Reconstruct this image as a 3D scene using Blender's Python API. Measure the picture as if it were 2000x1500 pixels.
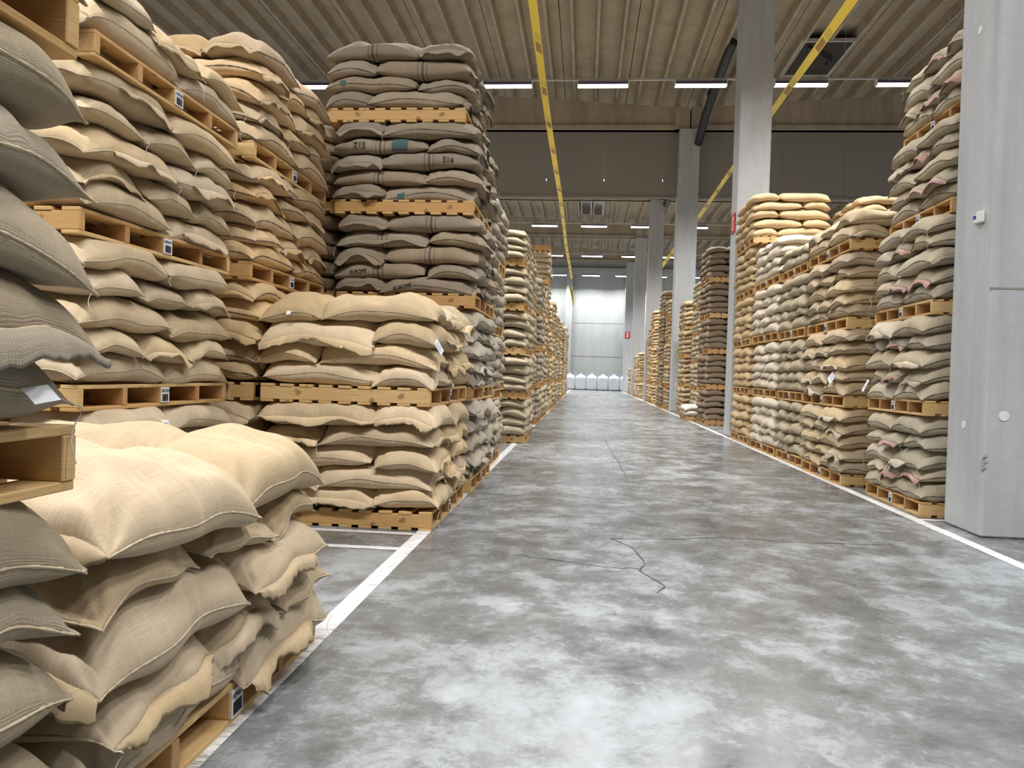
import bpy, math, random
import numpy as np
from mathutils import Matrix, Vector

random.seed(7)
rng = np.random.default_rng(11)
SC = bpy.context.scene
for _o in list(bpy.data.objects):
    bpy.data.objects.remove(_o)
COL = SC.collection

# ------------------------------------------------------------------ camera
F_PX, VPX, VPY, ROLL, CAM_H = 1500.0, 1142.0, 733.0, 0.031, 1.25
dx, dy = (VPX - 1000) / F_PX, (750 - VPY) / F_PX
yc = Vector((dx, dy, -1.0))
zc = Vector((math.sin(ROLL), math.cos(ROLL), math.sin(ROLL) * dx + math.cos(ROLL) * dy))
yc.normalize(); zc.normalize()
xc = yc.cross(zc)
M = Matrix(((xc.x, xc.y, xc.z), (yc.x, yc.y, yc.z), (zc.x, zc.y, zc.z)))
cam_d = bpy.data.cameras.new('camera')
cam_d.sensor_width = 36.0
cam_d.lens = F_PX / 2000 * 36.0
cam_d.clip_start = 0.05
cam_d.clip_end = 300
cam = bpy.data.objects.new('camera', cam_d)
COL.objects.link(cam)
cam.matrix_world = Matrix.Translation((0, 0, CAM_H)) @ M.to_4x4()
SC.camera = cam

SC.cycles.max_bounces = 7
SC.cycles.diffuse_bounces = 4
SC.cycles.glossy_bounces = 3
SC.cycles.caustics_reflective = False
SC.cycles.caustics_refractive = False
# ------------------------------------------------------------------ world, exposure
w = bpy.data.worlds.new('world'); SC.world = w
w.use_nodes = True
w.node_tree.nodes['Background'].inputs[0].default_value = (0.5, 0.52, 0.55, 1)
w.node_tree.nodes['Background'].inputs[1].default_value = 0.3
vs = SC.view_settings
vs.view_transform = 'Standard'
vs.look = 'None'
vs.exposure = 0.12
vs.gamma = 1.0
vs.use_curve_mapping = False

# ------------------------------------------------------------------ ceiling lamps (light itself)
LAMP_Z = 9.80
LAMP_ROWS = [0.8, 11.9, 23.0, 34.0, 44.6, 55.7, 66.6]
LAMP_X = [0.26 + 2.845 * k for k in range(-6, 7)]
LAMP_POWER = 246.0
LAMP_SPREAD = math.radians(138)
for ry in LAMP_ROWS:
    for lx in LAMP_X:
        if ry < 5 and lx > 7: continue
        ld = bpy.data.lights.get('lamp_light') or bpy.data.lights.new('lamp_light', 'AREA')
        ld.shape = 'RECTANGLE'; ld.size = 1.4; ld.size_y = 0.14
        ld.energy = LAMP_POWER; ld.spread = LAMP_SPREAD
        ld.color = (1.0, 0.99, 0.98)
        lo = bpy.data.objects.new('lamp_light', ld)
        lo.location = (lx, ry, LAMP_Z - 0.02)
        COL.objects.link(lo)

# ------------------------------------------------------------------ helpers
def tag(o, label=None, cat=None, group=None, kind=None):
    if label: o['label'] = label
    if cat: o['category'] = cat
    if group: o['group'] = group
    if kind: o['kind'] = kind
    return o

def mesh_np(name, verts, faces, mats, uv=None, smooth=True, midx=None):
    """faces: (n,4) int array of quads"""
    me = bpy.data.meshes.new(name)
    verts = np.asarray(verts, dtype=np.float32); faces = np.asarray(faces, dtype=np.int32)
    me.vertices.add(len(verts)); me.vertices.foreach_set('co', verts.ravel())
    nf = len(faces)
    me.loops.add(nf * 4); me.loops.foreach_set('vertex_index', faces.ravel())
    me.polygons.add(nf)
    me.polygons.foreach_set('loop_start', np.arange(nf, dtype=np.int32) * 4)
    me.polygons.foreach_set('loop_total', np.full(nf, 4, dtype=np.int32))
    me.polygons.foreach_set('use_smooth', np.full(nf, smooth, dtype=bool))
    for m in mats: me.materials.append(m)
    if midx is not None: me.polygons.foreach_set('material_index', np.asarray(midx, dtype=np.int32))
    if uv is not None:
        l = me.uv_layers.new(name='uv')
        l.data.foreach_set('uv', np.asarray(uv, dtype=np.float32)[faces.ravel()].ravel())
    me.update(calc_edges=True)
    me.validate()
    return me

def link(name, me, parent=None, loc=None, rz=0):
    o = bpy.data.objects.new(name, me)
    COL.objects.link(o)
    if parent: o.parent = parent
    if loc is not None: o.location = loc
    if rz: o.rotation_euler = (0, 0, rz)
    return o

def empty(name, loc, rz=0):
    o = bpy.data.objects.new(name, None); o.empty_display_size = 0.1
    COL.objects.link(o); o.location = loc; o.rotation_euler = (0, 0, rz)
    return o

class MB:
    def __init__(self): self.v = []; self.f = []; self.n = 0
    def box(self, x0, x1, y0, y1, z0, z1):
        n = self.n
        self.v += [(x0, y0, z0), (x1, y0, z0), (x1, y1, z0), (x0, y1, z0), (x0, y0, z1), (x1, y0, z1), (x1, y1, z1), (x0, y1, z1)]
        self.f += [(n, n+3, n+2, n+1), (n+4, n+5, n+6, n+7), (n, n+1, n+5, n+4), (n+1, n+2, n+6, n+5), (n+2, n+3, n+7, n+6), (n+3, n, n+4, n+7)]
        self.n += 8; return self
    def prism(self, prof, y0, y1):
        """profile [(x,z)...] extruded along y"""
        n = self.n; k = len(prof)
        self.v += [(x, y0, z) for x, z in prof] + [(x, y1, z) for x, z in prof]
        for i in range(k):
            j = (i + 1) % k
            self.f.append((n+i, n+j, n+k+j, n+k+i))
        self.f.append(tuple(n + i for i in range(k))[::-1]); self.f.append(tuple(n + k + i for i in range(k)))
        self.n += 2 * k; return self
    def tube(self, pts, r, k=6):
        n = self.n; pts = [Vector(p) for p in pts]
        rr = r if hasattr(r, '__len__') else [r] * len(pts)
        for i, p in enumerate(pts):
            t = (pts[min(i+1, len(pts)-1)] - pts[max(i-1, 0)]).normalized()
            a = t.cross(Vector((0, 0, 1)))
            if a.length < 1e-3: a = t.cross(Vector((0, 1, 0)))
            a.normalize(); b = t.cross(a)
            for q in range(k):
                th = 2 * math.pi * q / k
                self.v.append(tuple(p + a * (rr[i] * math.cos(th)) + b * (rr[i] * math.sin(th))))
        for i in range(len(pts) - 1):
            for q in range(k):
                q2 = (q + 1) % k
                self.f.append((n+i*k+q, n+i*k+q2, n+(i+1)*k+q2, n+(i+1)*k+q))
        self.f.append(tuple(n + q for q in range(k))); self.f.append(tuple(n + (len(pts)-1)*k + q for q in range(k))[::-1])
        self.n += k * len(pts); return self
    def mesh(self, name, mats, smooth=False, bevel=0):
        me = bpy.data.meshes.new(name); me.from_pydata(self.v, [], self.f)
        for m in (mats if isinstance(mats, (list, tuple)) else [mats]): me.materials.append(m)
        if smooth:
            for p in me.polygons: p.use_smooth = True
        if bevel:
            import bmesh
            bm = bmesh.new(); bm.from_mesh(me)
            bmesh.ops.recalc_face_normals(bm, faces=bm.faces)
            bmesh.ops.bevel(bm, geom=list(bm.edges), offset=bevel, segments=1, affect='EDGES', profile=0.5)
            bm.to_mesh(me); bm.free()
        else:
            import bmesh
            bm = bmesh.new(); bm.from_mesh(me)
            bmesh.ops.recalc_face_normals(bm, faces=bm.faces)
            bm.to_mesh(me); bm.free()
        return me
    def obj(self, name, mats, parent=None, loc=None, smooth=False, bevel=0, rz=0):
        return link(name, self.mesh(name, mats, smooth, bevel), parent, loc, rz)

# ------------------------------------------------------------------ materials
class NT:
    def __init__(self, name):
        self.m = bpy.data.materials.new(name); self.m.use_nodes = True
        self.t = self.m.node_tree; self.b = self.t.nodes['Principled BSDF']
    def n(self, typ, **kw):
        x = self.t.nodes.new(typ)
        for k, v in kw.items():
            if k.startswith('i_'):
                key = k[2:]; x.inputs[int(key) if key.isdigit() else key.replace('_', ' ')].default_value = v
            else: setattr(x, k, v)
        return x
    def l(self, a, b): self.t.links.new(a, b)
    def noise(self, vec, scale, detail=3, rough=0.55):
        x = self.n('ShaderNodeTexNoise'); x.inputs['Scale'].default_value = scale
        x.inputs['Detail'].default_value = detail; x.inputs['Roughness'].default_value = rough
        if vec: self.l(vec, x.inputs['Vector'])
        return x.outputs['Fac']
    def mapping(self, vec, scale, loc=(0, 0, 0)):
        x = self.n('ShaderNodeMapping'); x.inputs['Scale'].default_value = scale; x.inputs['Location'].default_value = loc
        self.l(vec, x.inputs['Vector']); return x.outputs[0]
    def ramp(self, fac, stops):
        x = self.n('ShaderNodeValToRGB'); e = x.color_ramp.elements
        while len(e) < len(stops): e.new(0.5)
        for i, (p, c) in enumerate(stops):
            e[i].position = p; e[i].color = (*c, 1) if len(c) == 3 else c
        self.l(fac, x.inputs[0]); return x.outputs[0]
    def mr(self, v, a, b, c, d):
        x = self.n('ShaderNodeMapRange'); self.l(v, x.inputs[0])
        for i, q in enumerate((a, b, c, d)): x.inputs[i+1].default_value = q
        return x.outputs[0]
    def math(self, op, a, b=None):
        x = self.n('ShaderNodeMath', operation=op)
        for i, q in enumerate((a, b)):
            if q is None: continue
            if isinstance(q, (int, float)): x.inputs[i].default_value = q
            else: self.l(q, x.inputs[i])
        return x.outputs[0]
    def mix(self, fac, a, b, mode='MIX'):
        x = self.n('ShaderNodeMix', data_type='RGBA', blend_type=mode)
        for s, q in ((x.inputs[0], fac), (x.inputs[6], a), (x.inputs[7], b)):
            if isinstance(q, (int, float)): s.default_value = q
            elif isinstance(q, tuple): s.default_value = (*q, 1) if len(q) == 3 else q
            else: self.l(q, s)
        return x.outputs[2]
    def bump(self, h, strength, dist):
        x = self.n('ShaderNodeBump'); x.inputs['Strength'].default_value = strength; x.inputs['Distance'].default_value = dist
        self.l(h, x.inputs['Height']); self.l(x.outputs[0], self.b.inputs['Normal'])

def plain(name, col, rough=0.6, metal=0.0, emit=0.0):
    q = NT(name); q.b.inputs['Base Color'].default_value = (*col, 1); q.b.inputs['Roughness'].default_value = rough
    q.b.inputs['Metallic'].default_value = metal
    if emit:
        q.b.inputs['Emission Color'].default_value = (*col, 1); q.b.inputs['Emission Strength'].default_value = emit
    return q.m

def burlap(name, col, stripes=None, coarse=False, jitter=0.16):
    q = NT(name)
    uv = q.n('ShaderNodeUVMap').outputs[0]
    oi = q.n('ShaderNodeObjectInfo').outputs['Random']
    add = q.n('ShaderNodeVectorMath', operation='ADD'); q.l(uv, add.inputs[0])
    cmb = q.n('ShaderNodeCombineXYZ'); q.l(q.math('MULTIPLY', oi, 37.0), cmb.inputs[0]); q.l(q.math('MULTIPLY', oi, 91.0), cmb.inputs[1])
    q.l(cmb.outputs[0], add.inputs[1]); vec = add.outputs[0]
    a = q.noise(q.mapping(vec, (9, 420, 1)), 1.0, 2)
    b = q.noise(q.mapping(vec, (420, 16, 1)), 1.0, 2)
    thread = q.math('ADD', q.math('MULTIPLY', a, 1.3), q.math('MULTIPLY', b, 0.7))
    big = q.noise(vec, 4.0, 3)
    spk = q.noise(vec, 120.0, 2)
    dark = tuple(c * 0.84 for c in col); lite = tuple(min(1, c * 1.12) for c in col)
    c1 = q.ramp(q.mr(thread, 0.7, 1.3, 0, 1), [(0.15, dark), (0.55, col), (0.95, lite)])
    c2 = q.mix(q.mr(big, 0.35, 0.7, 0.0, 0.5), c1, (col[0]*0.80, col[1]*0.76, col[2]*0.70))
    bnd = q.noise(q.mapping(vec, (34, 1.6, 1)), 1.0, 3, 0.6)
    c2 = q.mix(q.mr(bnd, 0.54, 0.72, 0.0, 0.38), c2, tuple(min(1, c*1.3) for c in col))
    c2 = q.mix(q.mr(spk, 0.70, 0.76, 0, 0.5), c2, (col[0]*0.35, col[1]*0.3, col[2]*0.25))
    h = thread
    if coarse:
        sx = q.n('ShaderNodeTexWave', wave_type='BANDS', bands_direction='X'); sx.inputs['Scale'].default_value = 85; sx.inputs['Distortion'].default_value = 1.2; sx.inputs['Detail Scale'].default_value = 3.0
        sy = q.n('ShaderNodeTexWave', wave_type='BANDS', bands_direction='Y'); sy.inputs['Scale'].default_value = 85; sy.inputs['Distortion'].default_value = 1.2; sy.inputs['Detail Scale'].default_value = 3.0
        q.l(vec, sx.inputs[0]); q.l(vec, sy.inputs[0])
        wv = q.math('MULTIPLY', sx.outputs['Fac'], sy.outputs['Fac'])
        c2 = q.mix(q.mr(wv, 0.0, 0.5, 0.45, 0.0), c2, tuple(c * 0.45 for c in col))
        h = q.math('ADD', thread, wv)
    if stripes:
        sep = q.n('ShaderNodeSeparateXYZ'); q.l(uv, sep.inputs[0])
        msk = None
        for s0, wd in stripes:
            d = q.math('ABSOLUTE', q.math('SUBTRACT', sep.outputs[0], s0))
            m1 = q.math('LESS_THAN', d, wd)
            msk = m1 if msk is None else q.math('MAXIMUM', msk, m1)
        c2 = q.mix(q.math('MULTIPLY', msk, 0.72), c2, (0.045, 0.04, 0.06))
    hsv = q.n('ShaderNodeHueSaturation'); q.l(c2, hsv.inputs['Color'])
    q.l(q.mr(oi, 0, 1, 1 - jitter, 1 + jitter), hsv.inputs['Value'])
    q.l(q.mr(q.math('FRACT', q.math('MULTIPLY', oi, 17.0)), 0, 1, 0.85, 1.12), hsv.inputs['Saturation'])
    q.l(hsv.outputs[0], q.b.inputs['Base Color'])
    q.b.inputs['Roughness'].default_value = 0.92
    q.b.inputs['Specular IOR Level'].default_value = 0.2
    q.bump(h, 0.5 if coarse else 0.3, 0.004 if coarse else 0.002)
    return q.m

def wood(name, c0, c1):
    q = NT(name)
    tc = q.n('ShaderNodeTexCoord').outputs['Object']
    oi = q.n('ShaderNodeObjectInfo').outputs['Random']
    g = q.noise(q.mapping(tc, (3, 3, 60)), 2.0, 4)
    k = q.noise(tc, 7.0, 2)
    c = q.mix(oi, c0, c1)
    c = q.mix(q.mr(g, 0.35, 0.75, 0.0, 0.42), c, (c0[0]*0.55, c0[1]*0.45, c0[2]*0.35))
    c = q.mix(q.mr(k, 0.66, 0.74, 0, 0.7), c, (c0[0]*0.35, c0[1]*0.25, c0[2]*0.2))
    q.l(c, q.b.inputs['Base Color']); q.b.inputs['Roughness'].default_value = 0.75
    q.bump(g, 0.25, 0.003)
    return q.m

def concrete(name, col, streak=True, var=0.25, rough=0.8):
    q = NT(name)
    tc = q.n('ShaderNodeTexCoord').outputs['Object']
    a = q.noise(q.mapping(tc, (1.2, 1.2, 0.25)), 1.5, 5)
    b = q.noise(tc, 9, 4)
    lo = tuple(c * (1 - var) for c in col); hi = tuple(min(1, c * (1 + var)) for c in col)
    c = q.ramp(q.mr(a, 0.3, 0.7, 0, 1), [(0, lo), (1, hi)])
    c = q.mix(q.mr(b, 0.4, 0.75, 0, 0.25), c, tuple(x * 0.7 for x in col))
    if streak:
        s = q.noise(q.mapping(tc, (11, 11, 0.35)), 1.0, 3)
        c = q.mix(q.mr(s, 0.5, 0.75, 0, 0.30), c, tuple(x * 0.6 for x in col))
    q.l(c, q.b.inputs['Base Color']); q.b.inputs['Roughness'].default_value = rough
    q.bump(b, 0.25, 0.01)
    return q.m

def floor_mat():
    q = NT('floor_concrete')
    tc = q.n('ShaderNodeTexCoord').outputs['Object']
    warp = q.noise(tc, 1.4, 3)
    off = q.n('ShaderNodeVectorMath', operation='ADD'); q.l(tc, off.inputs[0])
    cc = q.n('ShaderNodeCombineXYZ'); q.l(q.math('MULTIPLY', warp, 0.25), cc.inputs[0]); q.l(q.math('MULTIPLY', warp, 0.25), cc.inputs[1]); q.l(cc.outputs[0], off.inputs[1])
    v = off.outputs[0]
    big = q.noise(v, 0.55, 4, 0.6)
    mid = q.noise(q.mapping(v, (1.35, 1.25, 1), (3, 1, 0)), 2.0, 8, 0.74)
    fine = q.noise(q.mapping(v, (8, 20, 1)), 2.0, 5, 0.65)
    huge = q.noise(q.mapping(tc, (0.22, 0.16, 1), (5, 2.3, 0)), 1.0, 3)
    crust = q.noise(q.mapping(v, (1.0, 1.5, 1)), 26.0, 5, 0.7)
    s = q.math('ADD', q.math('ADD', q.math('MULTIPLY', big, 0.32), q.math('MULTIPLY', mid, 0.44)), q.math('ADD', q.math('MULTIPLY', huge, 0.14), q.math('MULTIPLY', crust, 0.13)))
    c = q.ramp(s, [(0.42, (0.10, 0.103, 0.103)), (0.475, (0.14, 0.146, 0.146)), (0.51, (0.18, 0.19, 0.192)), (0.545, (0.27, 0.287, 0.30)), (0.61, (0.36, 0.383, 0.405))])
    c = q.mix(q.mr(crust, 0.52, 0.68, 0, 0.28), c, (0.14, 0.145, 0.145))
    c = q.mix(q.mr(fine, 0.62, 0.70, 0, 0.5), c, (0.06, 0.06, 0.06))
    q.l(c, q.b.inputs['Base Color'])
    q.l(q.mr(mid, 0.35, 0.65, 0.13, 0.38), q.b.inputs['Roughness'])
    q.b.inputs['Specular IOR Level'].default_value = 0.5
    q.bump(mid, 0.05, 0.01)
    return q.m

def paint_line():
    q = NT('line_paint')
    tc = q.n('ShaderNodeTexCoord').outputs['Object']
    a = q.noise(q.mapping(tc, (3, 14, 1)), 3.0, 5, 0.7)
    c = q.ramp(a, [(0.36, (0.30, 0.30, 0.30)), (0.45, (0.62, 0.62, 0.62)), (0.6, (0.78, 0.78, 0.77))])
    q.l(c, q.b.inputs['Base Color']); q.b.inputs['Roughness'].default_value = 0.5
    return q.m

def tape_mat():
    q = NT('hazard_tape')
    tc = q.n('ShaderNodeTexCoord').outputs['Object']; uv = q.n('ShaderNodeUVMap').outputs[0]
    sp = q.n('ShaderNodeSeparateXYZ'); q.l(uv, sp.inputs[0])
    ph = q.math('FRACT', q.math('DIVIDE', q.math('ADD', sp.outputs[1], q.math('MULTIPLY', sp.outputs[0], -0.35)), 2.3))
    inx = q.math('MULTIPLY', q.math('GREATER_THAN', sp.outputs[0], 0.18), q.math('LESS_THAN', sp.outputs[0], 0.88))
    a = q.math('MULTIPLY', q.math('MULTIPLY', q.math('GREATER_THAN', ph, 0.40), q.math('LESS_THAN', ph, 0.60)), inx)
    b = q.math('MULTIPLY', q.math('MULTIPLY', q.math('GREATER_THAN', ph, 0.22), q.math('LESS_THAN', ph, 0.36)), q.math('MULTIPLY', inx, q.math('LESS_THAN', q.math('FRACT', q.math('MULTIPLY', ph, 38.0)), 0.5)))
    c = q.mix(q.math('MAXIMUM', a, q.math('MULTIPLY', b, 0.6)), (0.80, 0.62, 0.03), (0.33, 0.17, 0.02))
    q.l(c, q.b.inputs['Base Color']); q.b.inputs['Roughness'].default_value = 0.45
    return q.m

MAT = dict(
    cream=burlap('burlap_cream', (0.49, 0.385, 0.255), jitter=0.07),
    coarse=burlap('burlap_coarse', (0.44, 0.365, 0.26), coarse=True),
    tan=burlap('burlap_tan', (0.65, 0.505, 0.325)),
    olive=burlap('burlap_olive', (0.54, 0.43, 0.285)),
    ochre=burlap('burlap_ochre', (0.59, 0.435, 0.26)),
    striped=burlap('burlap_striped', (0.33, 0.27, 0.20), stripes=((0.0, 0.006), (-0.035, 0.003), (0.035, 0.003), (0.008, 0.002))),
    brown=burlap('burlap_brown', (0.33, 0.27, 0.20)),
    grey=burlap('burlap_grey', (0.43, 0.385, 0.31)),
    sage=burlap('burlap_sage', (0.50, 0.435, 0.325)),
    pale=burlap('burlap_pale', (0.74, 0.66, 0.55)),
    dark=burlap('burlap_shaded', (0.30, 0.235, 0.17)),  # burlap with shade painted into its colour, for stacks standing in shadow
    pink=burlap('burlap_pink', (0.52, 0.33, 0.29)),
    seam_dark=plain('seam_dark', (0.10, 0.08, 0.055), 0.9),
    seam_lite=plain('seam_light', (0.46, 0.375, 0.25), 0.9),
    seam_cream=plain('seam_cream', (0.46, 0.38, 0.265), 0.9),
    fray=burlap('frayed_burlap', (0.56, 0.44, 0.29)),
    string=plain('string_white', (0.75, 0.73, 0.68), 0.8),
    paper=plain('paper_white', (0.80, 0.82, 0.86), 0.6),
    ink=plain('ink_black', (0.02, 0.02, 0.025), 0.7),
    ink_grey=plain('ink_grey', (0.28, 0.29, 0.31), 0.7),
    ink_green=plain('ink_green', (0.06, 0.12, 0.12), 0.9),
    wood=wood('pallet_pine', (0.58, 0.34, 0.125), (0.72, 0.50, 0.23)),
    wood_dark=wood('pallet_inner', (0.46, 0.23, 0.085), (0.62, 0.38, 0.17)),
    concrete=concrete('column_concrete', (0.50, 0.515, 0.53), var=0.14),
    beamc=concrete('beam_concrete', (0.43, 0.36, 0.27), var=0.2),
    ceil=concrete('ceiling_concrete', (0.37, 0.312, 0.235), streak=False, var=0.14),
    wallc=concrete('wall_concrete', (0.40, 0.42, 0.415), var=0.08),
    curtain=plain('curtain_grey', (0.30, 0.28, 0.245), 0.7),
    floor=floor_mat(), line=paint_line(), tape=tape_mat(),
    crack=plain('crack_dark', (0.05, 0.05, 0.05), 0.9),
    tape_brown=plain('tape_brown', (0.30, 0.14, 0.02), 0.5),
    lamp_on=plain('lamp_diffuser', (1.0, 0.96, 1.0), 0.5, emit=9.0),
    lamp_body=plain('lamp_housing', (0.10, 0.07, 0.14), 0.5),
    rail=plain('rail_metal', (0.55, 0.54, 0.52), 0.5, 0.2),
    black=plain('pipe_black', (0.03, 0.03, 0.032), 0.45),
    bag=plain('bulk_bag_white', (0.62, 0.64, 0.68), 0.6),
    bagblue=plain('bag_loop_blue', (0.35, 0.38, 0.62), 0.6),
    darkpallet=plain('pallet_dark', (0.05, 0.045, 0.04), 0.7),
    red=plain('sign_red', (0.62, 0.03, 0.04), 0.4),
    white=plain('white_plastic', (0.82, 0.82, 0.82), 0.4),
    blue=plain('blue_display', (0.03, 0.06, 0.35), 0.3),
    lime=plain('lime_plastic', (0.62, 0.68, 0.04), 0.4),
    yellow=plain('yellow_paint', (0.62, 0.42, 0.08), 0.5),
    glass=plain('vent_glass', (0.05, 0.045, 0.04), 0.15),
    plug=concrete('plug_mortar', (0.80, 0.80, 0.79), streak=False, var=0.05),
)

# ------------------------------------------------------------------ structure
fl = MB().box(-26, 26, -14, 68.6, -0.3, 0).obj('floor', MAT['floor']); tag(fl, kind='structure')
def strip(name, pts, wd, z=0.0025):
    v = []; f = []
    for i, (x, y) in enumerate(pts):
        a = pts[max(i-1, 0)]; b = pts[min(i+1, len(pts)-1)]
        t = Vector((b[0]-a[0], b[1]-a[1])).normalized(); nx, ny = -t.y, t.x
        ww = wd[i] if hasattr(wd, '__len__') else wd
        v += [(x + nx*ww/2, y + ny*ww/2, z), (x - nx*ww/2, y - ny*ww/2, z)]
    for i in range(len(pts)-1):
        n = 2*i; f.append((n, n+1, n+3, n+2))
    mb = MB(); mb.v = v; mb.f = f; mb.n = len(v); return mb
def px_floor(x, y):
    u, v = x - VPX, y - VPY
    u2, v2 = u + ROLL * v, v - ROLL * u
    Y = F_PX * CAM_H / v2
    return (u2 * Y / F_PX, Y)
for pts, wd in (([(-1.20, -2), (-1.20, 66)], 0.105), ([(3.11, -2), (3.11, 66)], 0.105),
                ([(-6, 5.20), (-1.25, 5.24)], 0.085), ([(-6, 5.70), (-1.25, 5.74)], 0.08),
                ([(3.16, 7.48), (4.4, 7.48)], 0.08)):
    strip('l', pts, wd).obj('painted_line', MAT['line'], fl)
def wander(p0, p1, n, amp, seed):
    r = random.Random(seed); out = []
    for i in range(n+1):
        t = i / n; e = math.sin(math.pi * min(1, t * 1.0)) if 0 < t < 1 else 0
        out.append((p0[0]*(1-t)+p1[0]*t + r.uniform(-amp, amp)*(e > 0), p0[1]*(1-t)+p1[1]*t + r.uniform(-amp, amp)*(e > 0)*1.6))
    return out
def crack_px(pl, w0, seed):
    P = [px_floor(*p) for p in pl]; out = []
    for a, b in zip(P[:-1], P[1:]): out += wander(a, b, 4, 0.012, seed)[:-1]
    out.append(P[-1])
    r = random.Random(seed)
    strip('c', out, [w0 * r.uniform(0.5, 1.3) for _ in out], 0.0018).obj('floor_crack', MAT['crack'], fl)
crack_px([(1193, 1050), (1235, 1068), (1258, 1096), (1248, 1112), (1296, 1140), (1282, 1154)], 0.011, 1)
crack_px([(1193, 1050), (1310, 1049), (1400, 1043), (1540, 1050), (1700, 1052)], 0.013, 2)
crack_px([(1000, 1085), (1100, 1096), (1180, 1106), (1248, 1108)], 0.009, 3)
crack_px([(1182, 858), (1196, 885), (1208, 902), (1222, 930)], 0.012, 4)

for nm, a in (('wall_left', (-26, -25.7, -14, 68.6, 0, 13.6)), ('wall_right', (25.7, 26, -14, 68.6, 0, 13.6)), ('wall_back', (-26, 26, -14.3, -14, 0, 13.6))):
    tag(MB().box(*a).obj(nm, MAT['wallc']), kind='structure')
wf = MB().box(-26, 26, 68.6, 68.9, 0, 13.6).obj('wall_far', MAT['wallc']); tag(wf, kind='structure')
mb = MB()
for z in (2.95, 5.9, 8.9): mb.box(-26, 26, 68.585, 68.6, z - 0.02, z + 0.02)
mb.obj('panel_joint', MAT['curtain'], wf)
for i, x in enumerate((-12.0, -1.85, 3.3, 13.5)):
    tag(MB().box(x, x + 0.55, 68.1, 68.6, 0, 10.4).obj('trim_%d' % (i+1), MAT['wallc']), kind='structure')
tag(MB().box(-26, 26, 68.25, 68.6, 10.4, 10.75).obj('trim_5', MAT['wallc']), kind='structure')

# ceiling: sloping ribbed slabs, valley over the column row
VAL = 3.6
def roof_z(x):
    d = abs(x - VAL); return 11.75 + 0.062 * min(d, 14) - 0.062 * max(0, d - 14)
mb = MB(); n = 0
xs = np.arange(-26, 26.01, 0.2612)
x = VAL - 2.35 * 12
k = 0
while x < 26:
    # one slab of 2.35 m with three trapezoid ribs
    for j in range(3):
        c = x + 0.39 + j * 0.783
        z = roof_z(c)
        mb.prism([(c-0.045, z - 0.32), (c+0.045, z - 0.32), (c+0.085, z + 0.02), (c-0.085, z + 0.02)], -14, 68.6)
    z0, z1 = roof_z(x), roof_z(x + 2.35)
    mb.prism([(x + 0.012, z0), (x + 2.338, z1), (x + 2.338, z1 + 0.12), (x + 0.012, z0 + 0.12)], -14, 68.6)
    x += 2.35; k += 1
ce = mb.obj('ceiling', MAT['ceil']); tag(ce, kind='structure')
MB().box(-27, 27, -15, 69.5, 13.8, 13.9).obj('roof_deck', MAT['curtain'], ce)
# hatch and vents cut as dark glazed boxes under the slab
for (x0, x1, y0, y1) in ((6.25, 7.85, 24.3, 26.9), (-0.55, 0.1, 45, 50), (0.2, 0.8, 45, 50)):
    t = empty('roof_vent', ((x0+x1)/2, (y0+y1)/2, roof_z((x0+x1)/2) - 0.35))
    tag(t, 'dark roof vent recess between the ceiling ribs' + (' behind the yellow tape on the right' if x0 > 5 else (', left one of the far pair' if x0 < 0 else ', right one of the far pair')), 'roof vent')
    w2, l2 = (x1-x0)/2, (y1-y0)/2
    MB().box(-w2, w2, -l2, l2, 0.02, 0.05).obj('pane', MAT['glass'], t)
    f = MB()
    f.box(-w2, w2, -l2-0.06, -l2, 0, 0.1).box(-w2, w2, l2, l2+0.06, 0, 0.1).box(-w2, -w2+0.05, -l2, l2, 0, 0.1).box(w2-0.05, w2, -l2, l2, 0, 0.1)
    f.obj('frame', MAT['rail'], t)
    if x0 > 5:
        MB().tube([(-0.5, -l2+0.3, -0.02), (0.45, -l2+1.2, -0.1), (0.5, l2-0.8, 0.0)], 0.05).obj('opener_arm', MAT['black'], t)

# beams
COLY = [6.72, 17.2, 29.0, 40.6, 51.6, 62.6]
BOT = 10.5
ords = ['nearest', 'second', 'third', 'fourth', 'fifth', 'farthest']
for i, y in enumerate(COLY):
    yb = y + 0.1
    mb = MB()
    for x0, x1 in ((VAL - 29, VAL - 16), (VAL - 15.9, VAL - 0.04), (VAL + 0.04, VAL + 15.9), (VAL + 16, 26)):
        x0 = max(x0, -25.7); x1 = min(x1, 25.7)
        zz = lambda x: roof_z(x) - 0.42
        n0 = mb.n
        segs = max(2, int((x1 - x0) / 1.5)); 
        for s in range(segs):
            a = x0 + (x1-x0)*s/segs; b = x0 + (x1-x0)*(s+1)/segs
            for (ya, ybb, za, zb2) in ((yb+0.12, yb+0.38, BOT, None),):
                n = mb.n; ta, tb = zz(a), zz(b)
                mb.v += [(a, ya, BOT), (b, ya, BOT), (b, ybb, BOT), (a, ybb, BOT), (a, ya, ta), (b, ya, tb), (b, ybb, tb), (a, ybb, ta)]
                mb.f += [(n, n+3, n+2, n+1), (n+4, n+5, n+6, n+7), (n, n+1, n+5, n+4), (n+2, n+3, n+7, n+6)]
                if s == 0: mb.f.append((n+3, n, n+4, n+7))
                if s == segs-1: mb.f.append((n+1, n+2, n+6, n+5))
                mb.n += 8
        mb.box(x0, x1, yb, yb+0.5, BOT - 0.0, BOT + 0.16)
        mb.box(x0 , x0 + 0.5, yb + 0.02, yb+0.48, BOT, zz(x0 + 0.25) - 0.02)
        mb.box(x1 - 0.5, x1, yb + 0.02, yb+0.48, BOT, zz(x1 - 0.25) - 0.02)
    o = mb.obj('concrete_beam', MAT['beamc'])
    tag(o, 'brown grey concrete roof beam spanning the hall over the %s column from the camera' % ords[i], 'beam', 'roof beams')
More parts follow.
